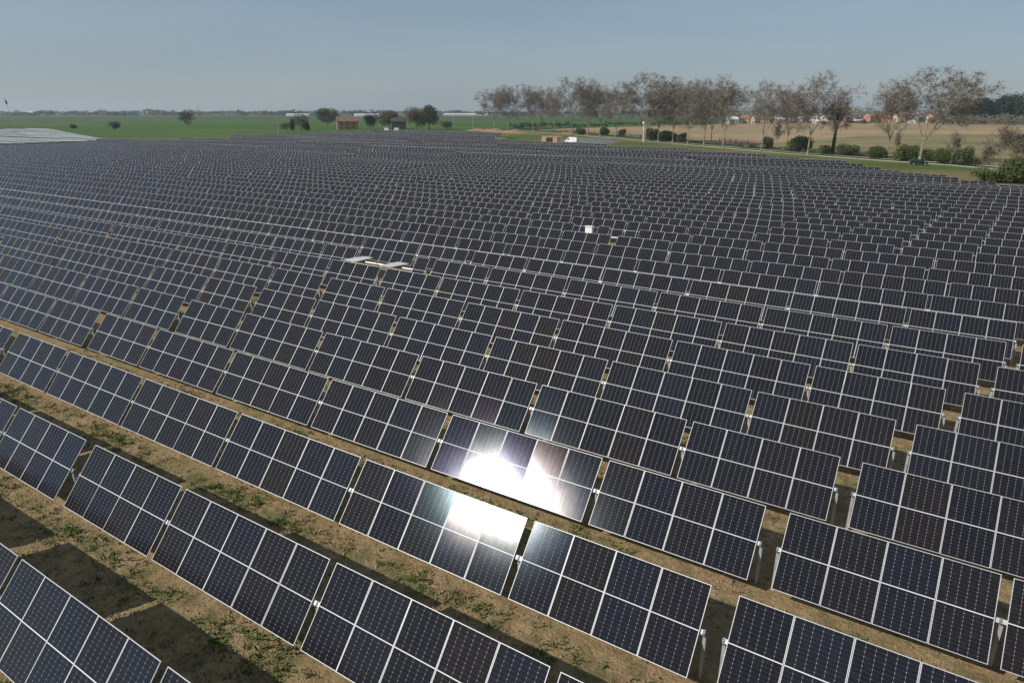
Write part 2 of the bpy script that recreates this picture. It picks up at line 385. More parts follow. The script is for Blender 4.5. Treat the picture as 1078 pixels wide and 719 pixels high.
for r in range(0, 79):
    q = row_q(r); ph = phase(r); lim = bound(r)
    k0 = int((-345 - ph) // PERIOD) - 1
    for k in range(k0, 4):
        s = ph + k * PERIOD
        if s < -322 or s + TLEN > lim + (20 if r < 22 else 1): continue
        pts = [un(s + TLEN * i / 24, q) + Vector((0, 0, h)) for i in range(25) for h in (.7, 2.3)]
        pts = [p + N * (.7 if p.z > 2 else -.7) for p in pts]
        if any(in_view(p, 4) for p in pts) or (r == 0 and -66 < s < 0):
            vis = [p for p in pts if in_view(p, 4)] or pts
            plan.append((min(p.length for p in vis), r, k, s, q))
plan.sort()
NTRACK, NST = 245, []
ORD = 'first second third fourth fifth sixth seventh eighth ninth tenth eleventh twelfth thirteenth fourteenth fifteenth sixteenth seventeenth eighteenth nineteenth twentieth twenty-first twenty-second twenty-third twenty-fourth twenty-fifth twenty-sixth twenty-seventh twenty-eighth twenty-ninth thirtieth'.split()
TG = 'solar trackers standing in parallel rows across the field'
rowmembers = {}
for it in plan: rowmembers.setdefault(it[1], []).append(it[3])
for r in rowmembers: rowmembers[r].sort(reverse=True)
def tracker_label(r, s):
    i = rowmembers[r].index(s); n = len(rowmembers[r])
    where = 'at the right end' if i == 0 else 'at the left end' if i == n - 1 else ORD[i] + ' from the right'
    if r == 0: return 'nearest solar tracker in the bottom left corner of the picture' if i == 0 else 'solar tracker beside the nearest one, just past the left edge, casting the corner shadow'
    if i == 0 and n == 1: return 'dark solar tracker alone in the %s row counted from the front' % ORD[r]
    return 'solar tracker %s in the %s row from the front' % (where, ORD[r])
FLATS[(8, -1)] = {}
odd = {}
def panels(t, r, tilt, near, holes=(), flats=()):
    for k, x in enumerate(SLOTS):
        if k in holes: continue
        ti = R(180 + rg.gauss(-1, 1)) if k in flats else tilt
        mx = slot_matrix(x, ti, R(rg.gauss(0, .4)), R(rg.gauss(0, .45)))
        if k in flats: mx = Matrix.Translation((0, 0, .12)) @ mx
        p = obj('solar_panel', ME_GLASS if near else ME_PANEL, t); p.matrix_local = mx
        if near: obj('frame', ME_FRAME, p)
        if k in flats: p['label'] = 'loose panel lying face down with its white back up'
rest = MB()
for i, (d, r, k, s, q) in enumerate(plan):
    tilt = TILT0 + row_dt(r) + R(rg.gauss(0, .12))
    base = un(s, q) + Vector((0, 0, lift(s + TLEN / 2, q)))
    if i < NTRACK:
        if r <= 20:
            t = empty('solar_tracker', base, ROT)
            holes, flats = set(), set()
            if r == 8:
                for kk, x in enumerate(SLOTS):
                    c = s + x
                    if -42.9 < c < -41.5 or -39.1 < c < -37.8: flats.add(kk)
                    elif -43.0 < c < -36.2: holes.add(kk)
            if r == 13:
                for kk, x in enumerate(SLOTS):
                    c = s + x
                    if -33.2 < c < -30.4 or -29.2 < c < -27: holes.add(kk)
            panels(t, r, tilt, r <= 8, holes, flats)
            obj('torque_tube', ME_TUBE, t)
            for g in GAPS:
                obj('post', ME_POST, t, (g, 0, 0))
                if r <= 8: obj('bearing', ME_BEAR, t, (g, 0, 0))
            if r <= 6: obj('drive_motor', ME_MOTOR, t, (GAPS[3] + .0, .1, 0))
            tag(t, tracker_label(r, s), 'solar tracker', TG)
        else:
            t = obj('solar_tracker', ME_FAR[rg.randrange(4)], None, base, (0, 0, ROT))
            tag(t, 'far solar tracker deep in the field whose panels merge into dark dashes', 'solar tracker', TG)
    else:
        src = VARIANTS[rg.randrange(4)]; T = Matrix.Translation(base) @ Matrix.Rotation(ROT, 4, 'Z'); b = len(rest.v); fb = len(rest.f)
        rest.v += [tuple(T @ Vector(v)) for v in src.v]
        rest.f += [tuple(b + j for j in f) for f in src.f]; rest.m += src.m
        for kk, co in src.uv.items(): rest.uv[fb + kk] = co
o = rest.build('distant_solar_trackers', [M['alu'], M['cell'], M['backsheet'], M['galv']])
tag(o, 'farthest rows of solar trackers merging into a grey band', 'solar trackers', None, 'stuff')
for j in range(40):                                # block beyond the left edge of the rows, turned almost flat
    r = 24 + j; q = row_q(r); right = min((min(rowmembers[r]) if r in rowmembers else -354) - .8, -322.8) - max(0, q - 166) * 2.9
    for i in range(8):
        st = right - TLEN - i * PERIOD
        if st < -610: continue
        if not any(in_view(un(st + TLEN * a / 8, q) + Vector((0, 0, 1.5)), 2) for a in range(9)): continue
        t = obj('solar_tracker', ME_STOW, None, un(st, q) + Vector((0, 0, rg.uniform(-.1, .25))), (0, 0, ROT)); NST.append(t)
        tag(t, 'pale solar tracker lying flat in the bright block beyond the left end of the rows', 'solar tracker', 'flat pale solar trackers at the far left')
print('stowed', len(NST), 'plan', len(plan))
_c = un(-31.6, row_q(13) + .2)
cab = empty('inverter_cabinet', _c, ROT); tag(cab, 'white cabinet standing in the gap of missing panels far back', 'cabinet')
b = MB(); b.box((0, 0, 1.9), (.8, .4, .8)); b.build('cabinet_body', M['white_metal'], cab)
b = MB(); b.box((0, -.206, 1.9), (.66, .012, .66)); b.build('door', M['white_metal'], cab)
b = MB(); b.box((0, -.02, 2.33), (.9, .5, .05)); b.build('roof', M['white_metal'], cab)
for sx in (-.34, .34): b = MB(); b.box((sx, 0, .74), (.08, .08, 1.5)); b.build('leg', M['galv'], cab)

# ------------------------------------------------------------------ weeds between the near rows
M['blade'] = isle('green_weeds', [(0, (.030, .055, .010)), (.5, (.055, .095, .018)), (1, (.085, .115, .030))])
M['straw'] = isle('dry_grass', [(0, (.16, .115, .05)), (.5, (.26, .19, .085)), (1, (.14, .12, .05))])
M['clod'] = isle('soil_clods', [(0, (.11, .07, .038)), (.6, (.23, .155, .085)), (1, (.30, .21, .12))], .95, .05)
def weeds():
    mb = MB(); rw = random.Random(5)
    def tuft(p, h, n, m, spread):
        for _ in range(n):
            a = rw.uniform(0, 6.28); l = h * rw.uniform(.5, 1.1); o = p + Vector((rw.gauss(0, spread), rw.gauss(0, spread), .02))
            d = Vector((math.cos(a), math.sin(a), 0)); s = Vector((-d.y, d.x, 0)) * rw.uniform(.012, .030)
            mid = o + d * l * .35 + Vector((0, 0, l * .6)); tip = o + d * l * .9 + Vector((0, 0, l * .75))
            b = len(mb.v); mb.v += [tuple(o - s), tuple(o + s), tuple(mid + s), tuple(mid - s), tuple(tip)]
            mb.face((b, b + 1, b + 2, b + 3), m); mb.face((b + 3, b + 2, b + 4), m)
    for r in range(0, 7):
        q = row_q(r); dens = 1 if r < 4 else .5
        for _ in range(int(1000 * dens)):          # green along the drip line under the lower edge
            u = rw.uniform(-44, 8); w = hnoise(u * .45 + r * 11, r * 3.3) + .35 * hnoise(u * 1.7, r)
            if w < rw.uniform(-.45, .75) + (.6 if u > -7 else .12): continue
            tuft(un(u, q - 1.05 + rw.gauss(0, .30)), rw.uniform(.07, .21), rw.randint(5, 10), 0, .10)
        for _ in range(int(2600 * dens)):
            u = rw.uniform(-44, 8); n_ = q - rw.uniform(.6, 3.4)
            if hnoise(u * .8, n_ * .8 + 3) < rw.uniform(-.5, .8) + (.5 if u > -7 else 0): continue
            tuft(un(u, n_), rw.uniform(.05, .15), rw.randint(4, 8), 1 if rw.random() < .8 else 0, .10)
    o = mb.build('low_weeds', [M['blade'], M['straw']])
    tag(o, 'green weeds and dry grass growing in tufts between the panel rows', 'weeds', None, 'stuff')
    mb = MB()
    for _ in range(9000):
        u = rw.uniform(-44, 8); n_ = rw.uniform(4, 34); s = rw.uniform(.02, .07) * (1.6 if rw.random() < .08 else 1); p = un(u, n_) + Vector((0, 0, .03 + s * .2)); b = len(mb.v)
        for k in range(4): a = k * 1.57 + rw.uniform(-.4, .4); mb.v.append(tuple(p + Vector((math.cos(a) * s, math.sin(a) * s, -s * .4))))
        mb.v.append(tuple(p + Vector((rw.gauss(0, s * .3), rw.gauss(0, s * .3), s * rw.uniform(.4, .8)))))
        for k in range(4): mb.face((b + k, b + (k + 1) % 4, b + 4))
    o = mb.build('soil_clods', M['clod']); tag(o, 'loose brown clods of soil scattered between the panel rows', 'soil', None, 'stuff')
weeds()

# ------------------------------------------------------------------ trees
M['bark_pale'] = simple('pale_plane_bark', (.27, .235, .175), .9, .3, .9)
M['bark'] = simple('grey_brown_bark', (.15, .125, .10), .9, .2, 1.5)
M['twig'] = isle('bare_twigs', [(0, (.105, .086, .066)), (.5, (.180, .150, .117)), (1, (.27, .235, .188))], .9, .1)
M['bud'] = isle('brown_buds', [(0, (.13, .100, .070)), (.5, (.185, .143, .100)), (1, (.22, .18, .125))], .9, .1)
M['leaf_mid'] = isle('mid_green_leaves', [(0, (.036, .056, .018)), (.5, (.070, .098, .030)), (1, (.115, .130, .048))], .7, .25)
M['leaf_bright'] = isle('bright_green_leaves', [(0, (.045, .066, .018)), (.5, (.085, .115, .030)), (1, (.125, .150, .048))], .7, .25)
M['leaf_dark'] = isle('dark_evergreen_leaves', [(0, (.010, .024, .010)), (.5, (.022, .045, .016)), (1, (.036, .062, .022))], .7, .25)
M['leaf_brown'] = isle('olive_brown_leaves', [(0, (.045, .042, .018)), (.5, (.075, .072, .026)), (1, (.105, .085, .036))], .8, .2)
M['scrub'] = isle('grey_scrub', [(0, (.075, .068, .048)), (.5, (.115, .105, .072)), (1, (.10, .115, .055))], .9, .1)

def bare_tree(seed, H, spread=.30, clear=.20, buds=.5, twigw=.10):
    rt = random.Random(seed); tr = MB(); cr = MB()
    def quad(p, q, w, m):
        d = (q - p); s = d.cross(Vector((rt.gauss(0, 1), rt.gauss(0, 1), rt.gauss(0, 1)))); 
        if s.length < 1e-6: return
        s = s.normalized() * w; b = len(cr.v)
        cr.v += [tuple(p - s), tuple(p + s), tuple(q + s * .5), tuple(q - s * .5)]; cr.face((b, b + 1, b + 2, b + 3), m)
    def grow(p, d, L, r, lev):
        q = p
        for st in range(2):
            jt = .03 if lev == 0 else .07 if lev == 1 else .14
            d = (d + Vector((rt.gauss(0, jt), rt.gauss(0, jt), rt.gauss(.05, .08)))).normalized()
            e = q + d * L / 2
            if lev <= 2: tr.tube(q, e, r * (1 - .2 * st), r * (.8 - .2 * st), 6 if lev < 2 else 4, 0, False)
            else: quad(q, e, max(r * .9, twigw * .45), 0)
            if st == 0 and lev >= 1 and lev < 5:
                a = rt.uniform(0, 6.28); o = d.orthogonal().normalized(); s = Matrix.Rotation(a, 3, d) @ o
                grow(e, (d * .75 + s * .8).normalized(), L * .62, r * .5, lev + 1)
            q = e
        if lev >= 5:
            for _ in range(20):
                t = q + Vector((rt.gauss(0, .85), rt.gauss(0, .85), rt.gauss(-.1, .75))) * H / 26
                quad(q, t, twigw * .30, 0)
                if rt.random() < buds * .55:
                    c = t + Vector((rt.gauss(0, .25), rt.gauss(0, .25), rt.gauss(0, .25))); z = rt.uniform(.07, .16)
                    b = len(cr.v); A = Vector((rt.gauss(0, 1), rt.gauss(0, 1), rt.gauss(0, 1))).normalized() * z; B = A.orthogonal().normalized() * z
                    cr.v += [tuple(c - A), tuple(c + B), tuple(c + A), tuple(c - B)]; cr.face((b, b + 1, b + 2, b + 3), 1)
            return
        n = 3 if lev in (0, 2) else 2
        a0 = rt.uniform(0, 6.28)
        for k in range(n + (1 if lev == 0 else 0)):
            a = a0 + 2 * math.pi * k / n + rt.uniform(-.5, .5); o = d.orthogonal().normalized(); s = Matrix.Rotation(a, 3, d) @ o
            sp = rt.uniform(.35, .8) * (spread / .3)
            if lev == 0 and k == n: sp = .08
            grow(q, (d + s * sp + Vector((0, 0, .10))).normalized(), H * rt.uniform(.22, .30) if lev == 0 else L * rt.uniform(.62, .84), r * .62, lev + 1)
    r0 = H * .0135
    tr.tube((0, 0, -.2), (0, 0, .6), r0 * 1.5, r0 * 1.1, 8, 0, False)
    tr.tube((0, 0, .6), (rt.gauss(0, .1), rt.gauss(0, .1), H * clear), r0 * 1.1, r0 * .85, 8, 0, False)
    grow(Vector((0, 0, H * clear * .98)), Vector((0, 0, 1)), H * .10, r0 * .8, 0)
    zs = sorted(v[2] for v in cr.v); k = H / zs[int(len(zs) * .998)]
    for mb_ in (tr, cr): mb_.v = [(x * (k if z > 0 else 1), y * (k if z > 0 else 1), z * (k if z > 0 else 1)) for x, y, z in mb_.v]
    return tr.mesh('trunk', M['bark_pale']), cr.mesh('crown', [M['twig'], M['bud']])

def leaf_cloud(mb, c, rad, n, size, rl, m=0, lobes=7, flat_base=True):
    cs = [Vector(c) + Vector((rl.uniform(-.6, .6) * rad[0], rl.uniform(-.6, .6) * rad[1], rl.uniform(-.45, .65) * rad[2])) for _ in range(lobes)]
    for _ in range(n):
        k = rl.choice(cs); v = Vector((rl.gauss(0, 1), rl.gauss(0, 1), rl.gauss(0, 1))).normalized() * (rl.uniform(.25, 1.08) ** .6)
        p = k + Vector((v.x * rad[0] * .55, v.y * rad[1] * .55, v.z * rad[2] * .5))
        if flat_base and p.z < .05: p.z = rl.uniform(.05, .4)
        a = Vector((rl.gauss(0, 1), rl.gauss(0, 1), rl.gauss(0, 1))).normalized() * size * rl.uniform(.5, 1.3); b_ = a.orthogonal().normalized() * size * rl.uniform(.4, .9)
        i = len(mb.v); mb.v += [tuple(p - a), tuple(p + b_), tuple(p + a), tuple(p - b_)]; mb.face((i, i + 1, i + 2, i + 3), m)
def leafy_meshes(seed, H, Wd, m, n=2600, size=.5, clear=.18, trunk='bark', lobes=12):
    rl = random.Random(seed); tr = MB(); cr = MB()
    tr.tube((0, 0, -.2), (0, 0, H * .45), H * .022 + .06, H * .012, 7, 0, False)
    for k in range(7):
        a = k * .9 + rl.uniform(-.3, .3); z = H * rl.uniform(.2, .42); tr.tube((0, 0, z), (math.cos(a) * Wd * .3, math.sin(a) * Wd * .3, z + H * rl.uniform(.15, .35)), H * .009, H * .003, 5, 0, False)
    leaf_cloud(cr, (0, 0, H * (.5 + clear / 2)), (Wd * .5, Wd * .5, H * (1 - clear) * .5), n, size, rl, 0, lobes)
    top = max(v[2] for v in cr.v); k = H / top; cr.v = [(x, y, z * k) for x, y, z in cr.v]
    return tr.mesh('trunk', M[trunk]), cr.mesh('crown', M[m])
def plant(name, meshes, loc, sc=1, rz=0, label=None, cat='tree', group=None, names=('trunk', 'crown'), sxy=None):
    t = empty(name, loc, rz); t.scale = (sxy or sc, sxy or sc, sc)
    for nm, me in zip(names, meshes): obj(nm, me, t)
    tag(t, label, cat, group); return t

PROTO = [bare_tree(11, 26, .32, .15, .5), bare_tree(23, 26, .28, .16, .9), bare_tree(37, 26, .34, .13, .4), bare_tree(51, 26, .31, .17, .7), bare_tree(68, 26, .27, .15, 1)]
PG = 'plane trees lining the path beyond the solar field'
planes = [  # x, base y, top y, prototype, width factor, label
    (521, 136, 92, 1, 1.0, 'leftmost bare plane tree of the avenue, reddish brown crown over an orange mound'),
    (535, 137, 90, 0, .85, 'bare plane tree second from the left end of the avenue, grey forked top'),
    (561, 139, 89, 1, .85, 'bare plane tree third from the left end of the avenue, pale straight trunk'),
    (570, 138, 92, 3, .8, 'bare plane tree fourth from the left end of the avenue, beside a pale trunked one'),
    (584, 140, 97, 2, .6, 'thin low bare plane tree above the beige cabin, fifth in the avenue'),
    (602, 141, 82, 3, .8, 'tall bare plane tree behind the white van'),
    (619, 143, 82, 1, .8, 'bare plane tree with dark trunk just right of the white van'),
    (632, 143, 90, 4, .8, 'bare plane tree with brown crown above the grey hardstanding'),
    (648, 145, 87, 4, .8, 'bare plane tree to the left of the pale lamp post'),
    (679, 150, 77, 2, 1.05, 'broad grey bare plane tree rising above the pale lamp post'),
    (693, 149, 90, 4, .8, 'brown bare plane tree immediately right of the broad grey one'),
    (708, 150, 87, 1, .8, 'bare plane tree second to the right of the broad grey one'),
    (724, 152, 86, 4, .75, 'bare plane tree third to the right of the broad grey one'),
    (741, 153, 84, 1, .75, 'dense brown bare plane tree left of the tall pale trunk by the rail fence'),
    (748, 151, 92, 3, .6, 'slender bare plane tree squeezed close behind the tall pale trunk'),
    (761, 157, 79, 0, .75, 'tall bare plane tree with pale trunk at the left end of the rail fence'),
    (801, 160, 85, 2, .60, 'open forked bare plane tree standing alone right of the rail fence'),
    (828, 158, 95, 1, .65, 'low brown bare tree leaning against the larger dense plane tree'),
    (850, 163, 75, 3, .85, 'large dense bare plane tree with oval crown in the right half of the avenue'),
    (933, 167, 84, 0, .62, 'irregular bare plane tree left of the largest grey one at the right'),
    (968, 170, 71, 2, 1.0, 'largest spreading grey plane tree at the right end above the dark car'),
]
for i, (x, yb, yt, pr, wf, lab) in enumerate(planes):
    p = at(x, yb); h = height_at(x, yt, p.y); sc = h / 26
    plant('plane_tree', PROTO[pr], (p.x, p.y, 0), sc, i * 1.7, lab, 'tree', PG, sxy=sc * wf * 1.22)
# ivy-clad tree
def ivy_tree():
    tr, cr = bare_tree(91, 20, .24, .25, .4); mb = MB(); rl = random.Random(4)
    for _ in range(2600):
        z = rl.uniform(0, 14); r = (.6 - .02 * z) * rl.uniform(.6, 1.5); a = rl.uniform(0, 6.28); p = Vector((math.cos(a) * r, math.sin(a) * r, z))
        A = Vector((rl.gauss(0, 1), rl.gauss(0, 1), rl.gauss(0, 1))).normalized() * .28; B = A.orthogonal().normalized() * .2; i = len(mb.v)
        mb.v += [tuple(p - A), tuple(p + B), tuple(p + A), tuple(p - B)]; mb.face((i, i + 1, i + 2, i + 3))
    return tr, cr, mb.mesh('ivy', M['leaf_dark'])
p = at(876, 163); h = height_at(876, 97, p.y)
plant('ivy_clad_tree', ivy_tree(), (p.x, p.y, 0), h / 20, .4, 'dark narrow tree with ivy up its trunk, between two plane trees', 'tree', None, ('trunk', 'crown', 'ivy'), h / 20 * .7)

# bare saplings by the path and at the right edge
SAP = [bare_tree(101, 8, .26, .25, .1, .05), bare_tree(117, 8, .22, .3, .3, .05)]
for i, (x, yb, yt, w, lab) in enumerate([(1000, 175, 138, .7, 'thin bare sapling standing among the green bushes right of the dark car'),
        (1033, 191, 152, .5, 'thin pale sapling at the left side of the big bush on the right edge'),
        (1052, 186, 130, .9, 'brown bare sapling rising behind the big bush on the right edge'),
        (1070, 186, 138, .8, 'brown bare sapling at the far right edge behind the big bush'),
        (817, 158, 128, .6, 'thin leaning bare sapling left of the large oval plane tree'),
        (941, 168, 140, .5, 'short bare sapling between two round green bushes')]):
    p = at(x, yb); h = height_at(x, yt, p.y); plant('bare_sapling', SAP[i % 2], (p.x, p.y, 0), h / 8, i, lab, 'tree', 'bare saplings near the path', sxy=h / 8 * w)

# bushes along the path
BUSH = []
for sd, m in ((1, 'leaf_bright'), (2, 'leaf_mid'), (3, 'leaf_bright')):
    rl = random.Random(sd); mb = MB(); leaf_cloud(mb, (0, 0, .45), (.62, .62, .52), 5200, .040, rl, 0, 16)
    st = MB()
    for k in range(6): st.tube((rl.gauss(0, .08), rl.gauss(0, .08), -.03), (rl.gauss(0, .3), rl.gauss(0, .3), .5), .02, .008, 4)
    top = max(v[2] for v in mb.v); mb.v = [(x, y, z / top) for x, y, z in mb.v]
    BUSH.append((st.mesh('stem', M['bark']), mb.mesh('foliage', M[m])))
for i, (x, yb, w, h, v, lab) in enumerate([
        (611, 142, 10, 7, 1, 'small dark bush under the avenue above the grey hardstanding'),
        (637, 143, 9, 9, 1, 'small dark green bush left of the pale lamp post'),
        (654, 144, 9, 8, 1, 'low dark bush nearest the pale lamp post on its left'),
        (686, 148, 15, 13, 1, 'dark green bush immediately right of the pale lamp post'),
        (704, 149, 18, 11, 1, 'wide dark bush second to the right of the pale lamp post'),
        (717, 150, 10, 10, 1, 'narrow dark bush third to the right of the pale lamp post'),
        (808, 157, 11, 13, 1, 'dark bush behind the open forked plane tree'),
        (842, 159, 24, 15, 0, 'wide bright green bush left of the large oval plane tree trunk'),
        (868, 162, 12, 9, 2, 'low green bush at the foot of the ivy clad tree, left side'),
        (893, 164, 24, 12, 1, 'rounded dark green bush right of the ivy clad tree'),
        (924, 167, 16, 13, 1, 'olive bush in front of the irregular plane tree, left of its trunk'),
        (953, 169, 22, 16, 0, 'round bright green bush left of the largest grey plane tree'),
        (977, 169, 14, 12, 1, 'dark bush behind the largest grey plane tree trunk'),
        (992, 172, 22, 15, 2, 'bright green bush right of the dark car'),
        (1011, 173, 19, 18, 1, 'dark green bush at the right end of the bush row'),
        (1044, 192, 34, 16, 0, 'big yellow-green bush beside the panels on the right edge'),
        (1072, 193, 40, 26, 0, 'tallest yellow-green bush cut off by the right edge')]):
    p = at(x, yb); k = px_size(p.y); plant('green_bush', BUSH[v], (p.x, p.y, 0), h * k * 1.05, i * 2.1, lab, 'bush', 'green bushes along the path', ('stem', 'foliage'), w * k * .85)

# leafy trees and shrubs on the left
LT = [leafy_meshes(5, 18, 18, 'leaf_brown', 3200, .5, .12), leafy_meshes(6, 18, 16, 'leaf_mid', 3200, .5, .06), leafy_meshes(8, 12, 9, 'scrub', 900, .4, .05), leafy_meshes(9, 12, 6, 'leaf_dark', 1500, .35, .04)]
for i, (x, yb, yt, w, v, lab) in enumerate([
        (345, 134, 113, 22, 0, 'round brown tree left of the brick farmhouse'),
        (438, 137, 112, 20, 0, 'brownish left half of the big tree pair right of the dark barn'),
        (452, 137, 110, 24, 1, 'green right half of the big tree pair right of the dark barn'),
        (391, 136, 119, 18, 1, 'dark green tree right of the brick farmhouse'),
        (410, 136, 116, 22, 0, 'brown tree left of the dark barn'),
        (470, 136, 127, 18, 1, 'low green tree right of the big tree pair'),
        (120, 137, 127, 12, 3, 'small round dark shrub alone on the green field at the left'),
        (198, 134, 115, 15, 2, 'thin brown tree alone on the green field below the far mast'),
        (302, 138, 129, 14, 2, 'low pale scrub left of the small conifers at the field edge'),
        (309, 139, 124, 7, 3, 'narrow dark conifer at the field edge left of the round brown tree'),
        (318, 139, 118, 15, 2, 'tall pale scrub tree at the field edge left of the round brown tree'),
        (322, 139, 129, 9, 3, 'short dark shrub at the foot of the tall pale scrub tree'),
        (77, 136, 131, 8, 3, 'tiny shrub on the green field above the pale flat trackers')]):
    p = at(x, yb); h = height_at(x, yt, p.y); k = px_size(p.y); H0 = (18, 18, 12, 12)[v]; W0 = (18, 16, 9, 6)[v]
    plant('leafy_tree', LT[v], (p.x, p.y, 0), h / H0, i * 1.3, lab, 'tree', 'leafy trees and shrubs beyond the field', sxy=w * k / W0)

# dark evergreen row on the right and the scrub in front of it
EV = [leafy_meshes(31, 26, 8, 'leaf_dark', 2600, .8, .0, lobes=34), leafy_meshes(32, 26, 9, 'leaf_dark', 2600, .8, .0, lobes=34)]
for i, (x, yt) in enumerate([(1003, 106), (1012, 101), (1021, 103), (1029, 102), (1037, 106), (1044, 103), (1051, 101), (1057, 99), (1062, 98), (1066, 97)]):
    p = at(x, 130.5); h = height_at(x, yt, p.y); k = px_size(p.y)
    plant('evergreen_tree', EV[i % 2], (p.x, p.y + (i % 3) * 6, 0), h / 26, i * .9, 'dark evergreen tree in the dense dark row beyond the brown field at the right', 'tree', 'dark evergreens at the right', sxy=14 * k / 8)

def mass(name, label, spots, m, size, n, seed, cat):
    mb = MB(); rl = random.Random(seed)
    for (x, y, w, d, h) in spots: leaf_cloud(mb, (x, y, h * .48), (w * .5, d * .5, h * .5), n, size * rl.uniform(.8, 1.2), rl, 0, 5)
    o = mb.build(name, M[m]); tag(o, label, cat, None, 'stuff'); return o
rs = random.Random(77)
sp = []
for i in range(46):
    x = 985 + i * 3.2; p = at(x, 131 + rs.uniform(-.5, 1.0)); sp.append((p.x, p.y, 22, 25, rs.uniform(6, 12)))
mass('scrub', 'grey scrub thicket in front of the dark evergreen row', sp, 'scrub', 1.1, 120, 5, 'scrub')
sp = []
for i in range(90):
    x = 700 + i * 3.9; Y = rs.uniform(1050, 1250); sp.append(((x - 539) * px_size(Y), Y, 30, 30, rs.uniform(13, 24) * (1 if x < 990 else .7)))
mass('far_wood', 'grey bare wood behind the village', sp, 'twig', 1.5, 110, 6, 'wood')
sp = []
for i in range(64):
    x = 745 + i * 4.1 + rs.uniform(-2, 2); p = at(x, rs.choice((129.0, 128.6, 130.4)) + rs.uniform(0, .3)); sp.append((p.x, p.y, rs.uniform(5, 13), 8, rs.uniform(2.5, 8)))
mass('village_gardens', 'dark garden trees and hedges between the village houses', sp, 'leaf_dark', .9, 70, 12, 'garden trees')
sp = []
for i in range(42):
    x = 540 + i * 5 ; p = at(x, 135.4 - (x - 540) * .018); sp.append((p.x, p.y, 9, 7, rs.uniform(3, 6)))
mass('hedge', 'low dark hedge running behind the avenue of plane trees', sp, 'leaf_dark', .55, 110, 8, 'hedge')
sp = []
for i in range(330):
    x = -80 + i * 3.85 + rs.uniform(-3, 3); Y = rs.choice((2300, 2900, 3600)) * rs.uniform(.92, 1.08)
    sp.append(((x - 539) * px_size(Y), Y, rs.uniform(40, 110), 60, rs.uniform(9, 17) * (Y / 2600) ** .6 * (1.35 if rs.random() < .12 else 1)))
mass('distant_treeline', 'hazy bluish line of far trees along the horizon', sp, 'leaf_dark', 4.0, 60, 9, 'trees')

sp = []
for a_, b_ in zip(road_line, road_line[1:]):
    for i in range(26):
        q = a_.lerp(b_, rs.random()) + N * rs.uniform(9.5, 15) + U * 5
        sp.append((q.x, q.y, rs.uniform(1.5, 4.5), 3, rs.uniform(.5, 2.2)))
mass('path_scrub', 'low dry scrub and brambles along the far side of the path', sp, 'scrub', .20, 60, 15, 'scrub')

# ------------------------------------------------------------------ buildings
def paint(n, c, v=.08): return simple(n, c, .85, v, .4)
WALLS = {'white': paint('white_render', (.72, .70, .66)), 'cream': paint('cream_render', (.60, .50, .36)), 'ochre': paint('ochre_render', (.55, .36, .20)), 'pink': paint('pink_render', (.55, .34, .26)), 'brick': paint('brick', (.42, .22, .13), .15), 'grey': paint('grey_render', (.38, .37, .35)), 'dark': paint('dark_timber', (.045, .040, .036), .15)}
ROOFS = {'red': paint('red_tiles', (.30, .12, .07), .15), 'brown': paint('brown_tiles', (.20, .11, .075), .15), 'grey': paint('grey_roof', (.22, .22, .22)), 'pale': paint('pale_roof', (.62, .62, .60)), 'dark': paint('dark_roof', (.05, .045, .042), .15)}
M['glass'] = simple('window_glass', (.03, .035, .04), .15, .05)
def house(x, yb, w, d, h, wall, roof, label, rz=0, cat='house', name='house', group='houses of the village', doors=True, nwin=2, rh=None):
    p = at(x, yb); t = empty(name, (p.x, p.y, 0), rz); rh = rh or min(w, d) * .28
    mb = MB(); mb.box((0, 0, h / 2 - .1), (w, d, h + .2))
    for sx in (-1, 1): mb.poly([(sx * w / 2, -d / 2, h), (sx * w / 2, d / 2, h), (sx * w / 2, 0, h + rh)])
    wl = mb.build('wall', WALLS[wall], t)
    r = MB(); o = .5; th = .25
    for sy in (-1, 1):
        a = [(-w / 2 - o, sy * (d / 2 + o), h - o * rh / (d / 2) + .06), (w / 2 + o, sy * (d / 2 + o), h - o * rh / (d / 2) + .06), (w / 2 + o, 0, h + rh + .06), (-w / 2 - o, 0, h + rh + .06)]
        b = [(x_, y_, z_ + th) for x_, y_, z_ in a]; i = len(r.v); r.v += a + b
        for q in ((0, 1, 2, 3), (4, 5, 6, 7), (0, 1, 5, 4), (1, 2, 6, 5), (3, 0, 4, 7)): r.face([i + k for k in q])
    ro = r.build('roof', ROOFS[roof], t)
    if cat == 'house': c = MB(); c.box((w * .2, d * .12, h + rh + .3), (.7, .7, 1.6)); c.build('chimney', WALLS[wall], ro)
    fl = max(1, int(h // 2.7))
    for f in range(fl):
        for k in range(nwin + 1):
            xx = -w / 2 + w * (k + .7) / (nwin + 1.4); z = 1.5 + f * 2.8
            if doors and f == 0 and k == nwin // 2:
                m_ = MB(); m_.box((xx, -d / 2 - .03, 1.05), (1.1, .08, 2.1)); m_.build('door', ROOFS['brown'], t)
            else:
                m_ = MB(); m_.box((xx, -d / 2 - .03, z), (1.1, .08, 1.3)); m_.build('window', M['glass'], t)
        m_ = MB(); m_.box((-w / 2 - .03, 0, 1.5 + f * 2.8), (.08, 1.1, 1.3)); m_.build('window', M['glass'], t)
    tag(t, label, cat, group); return t
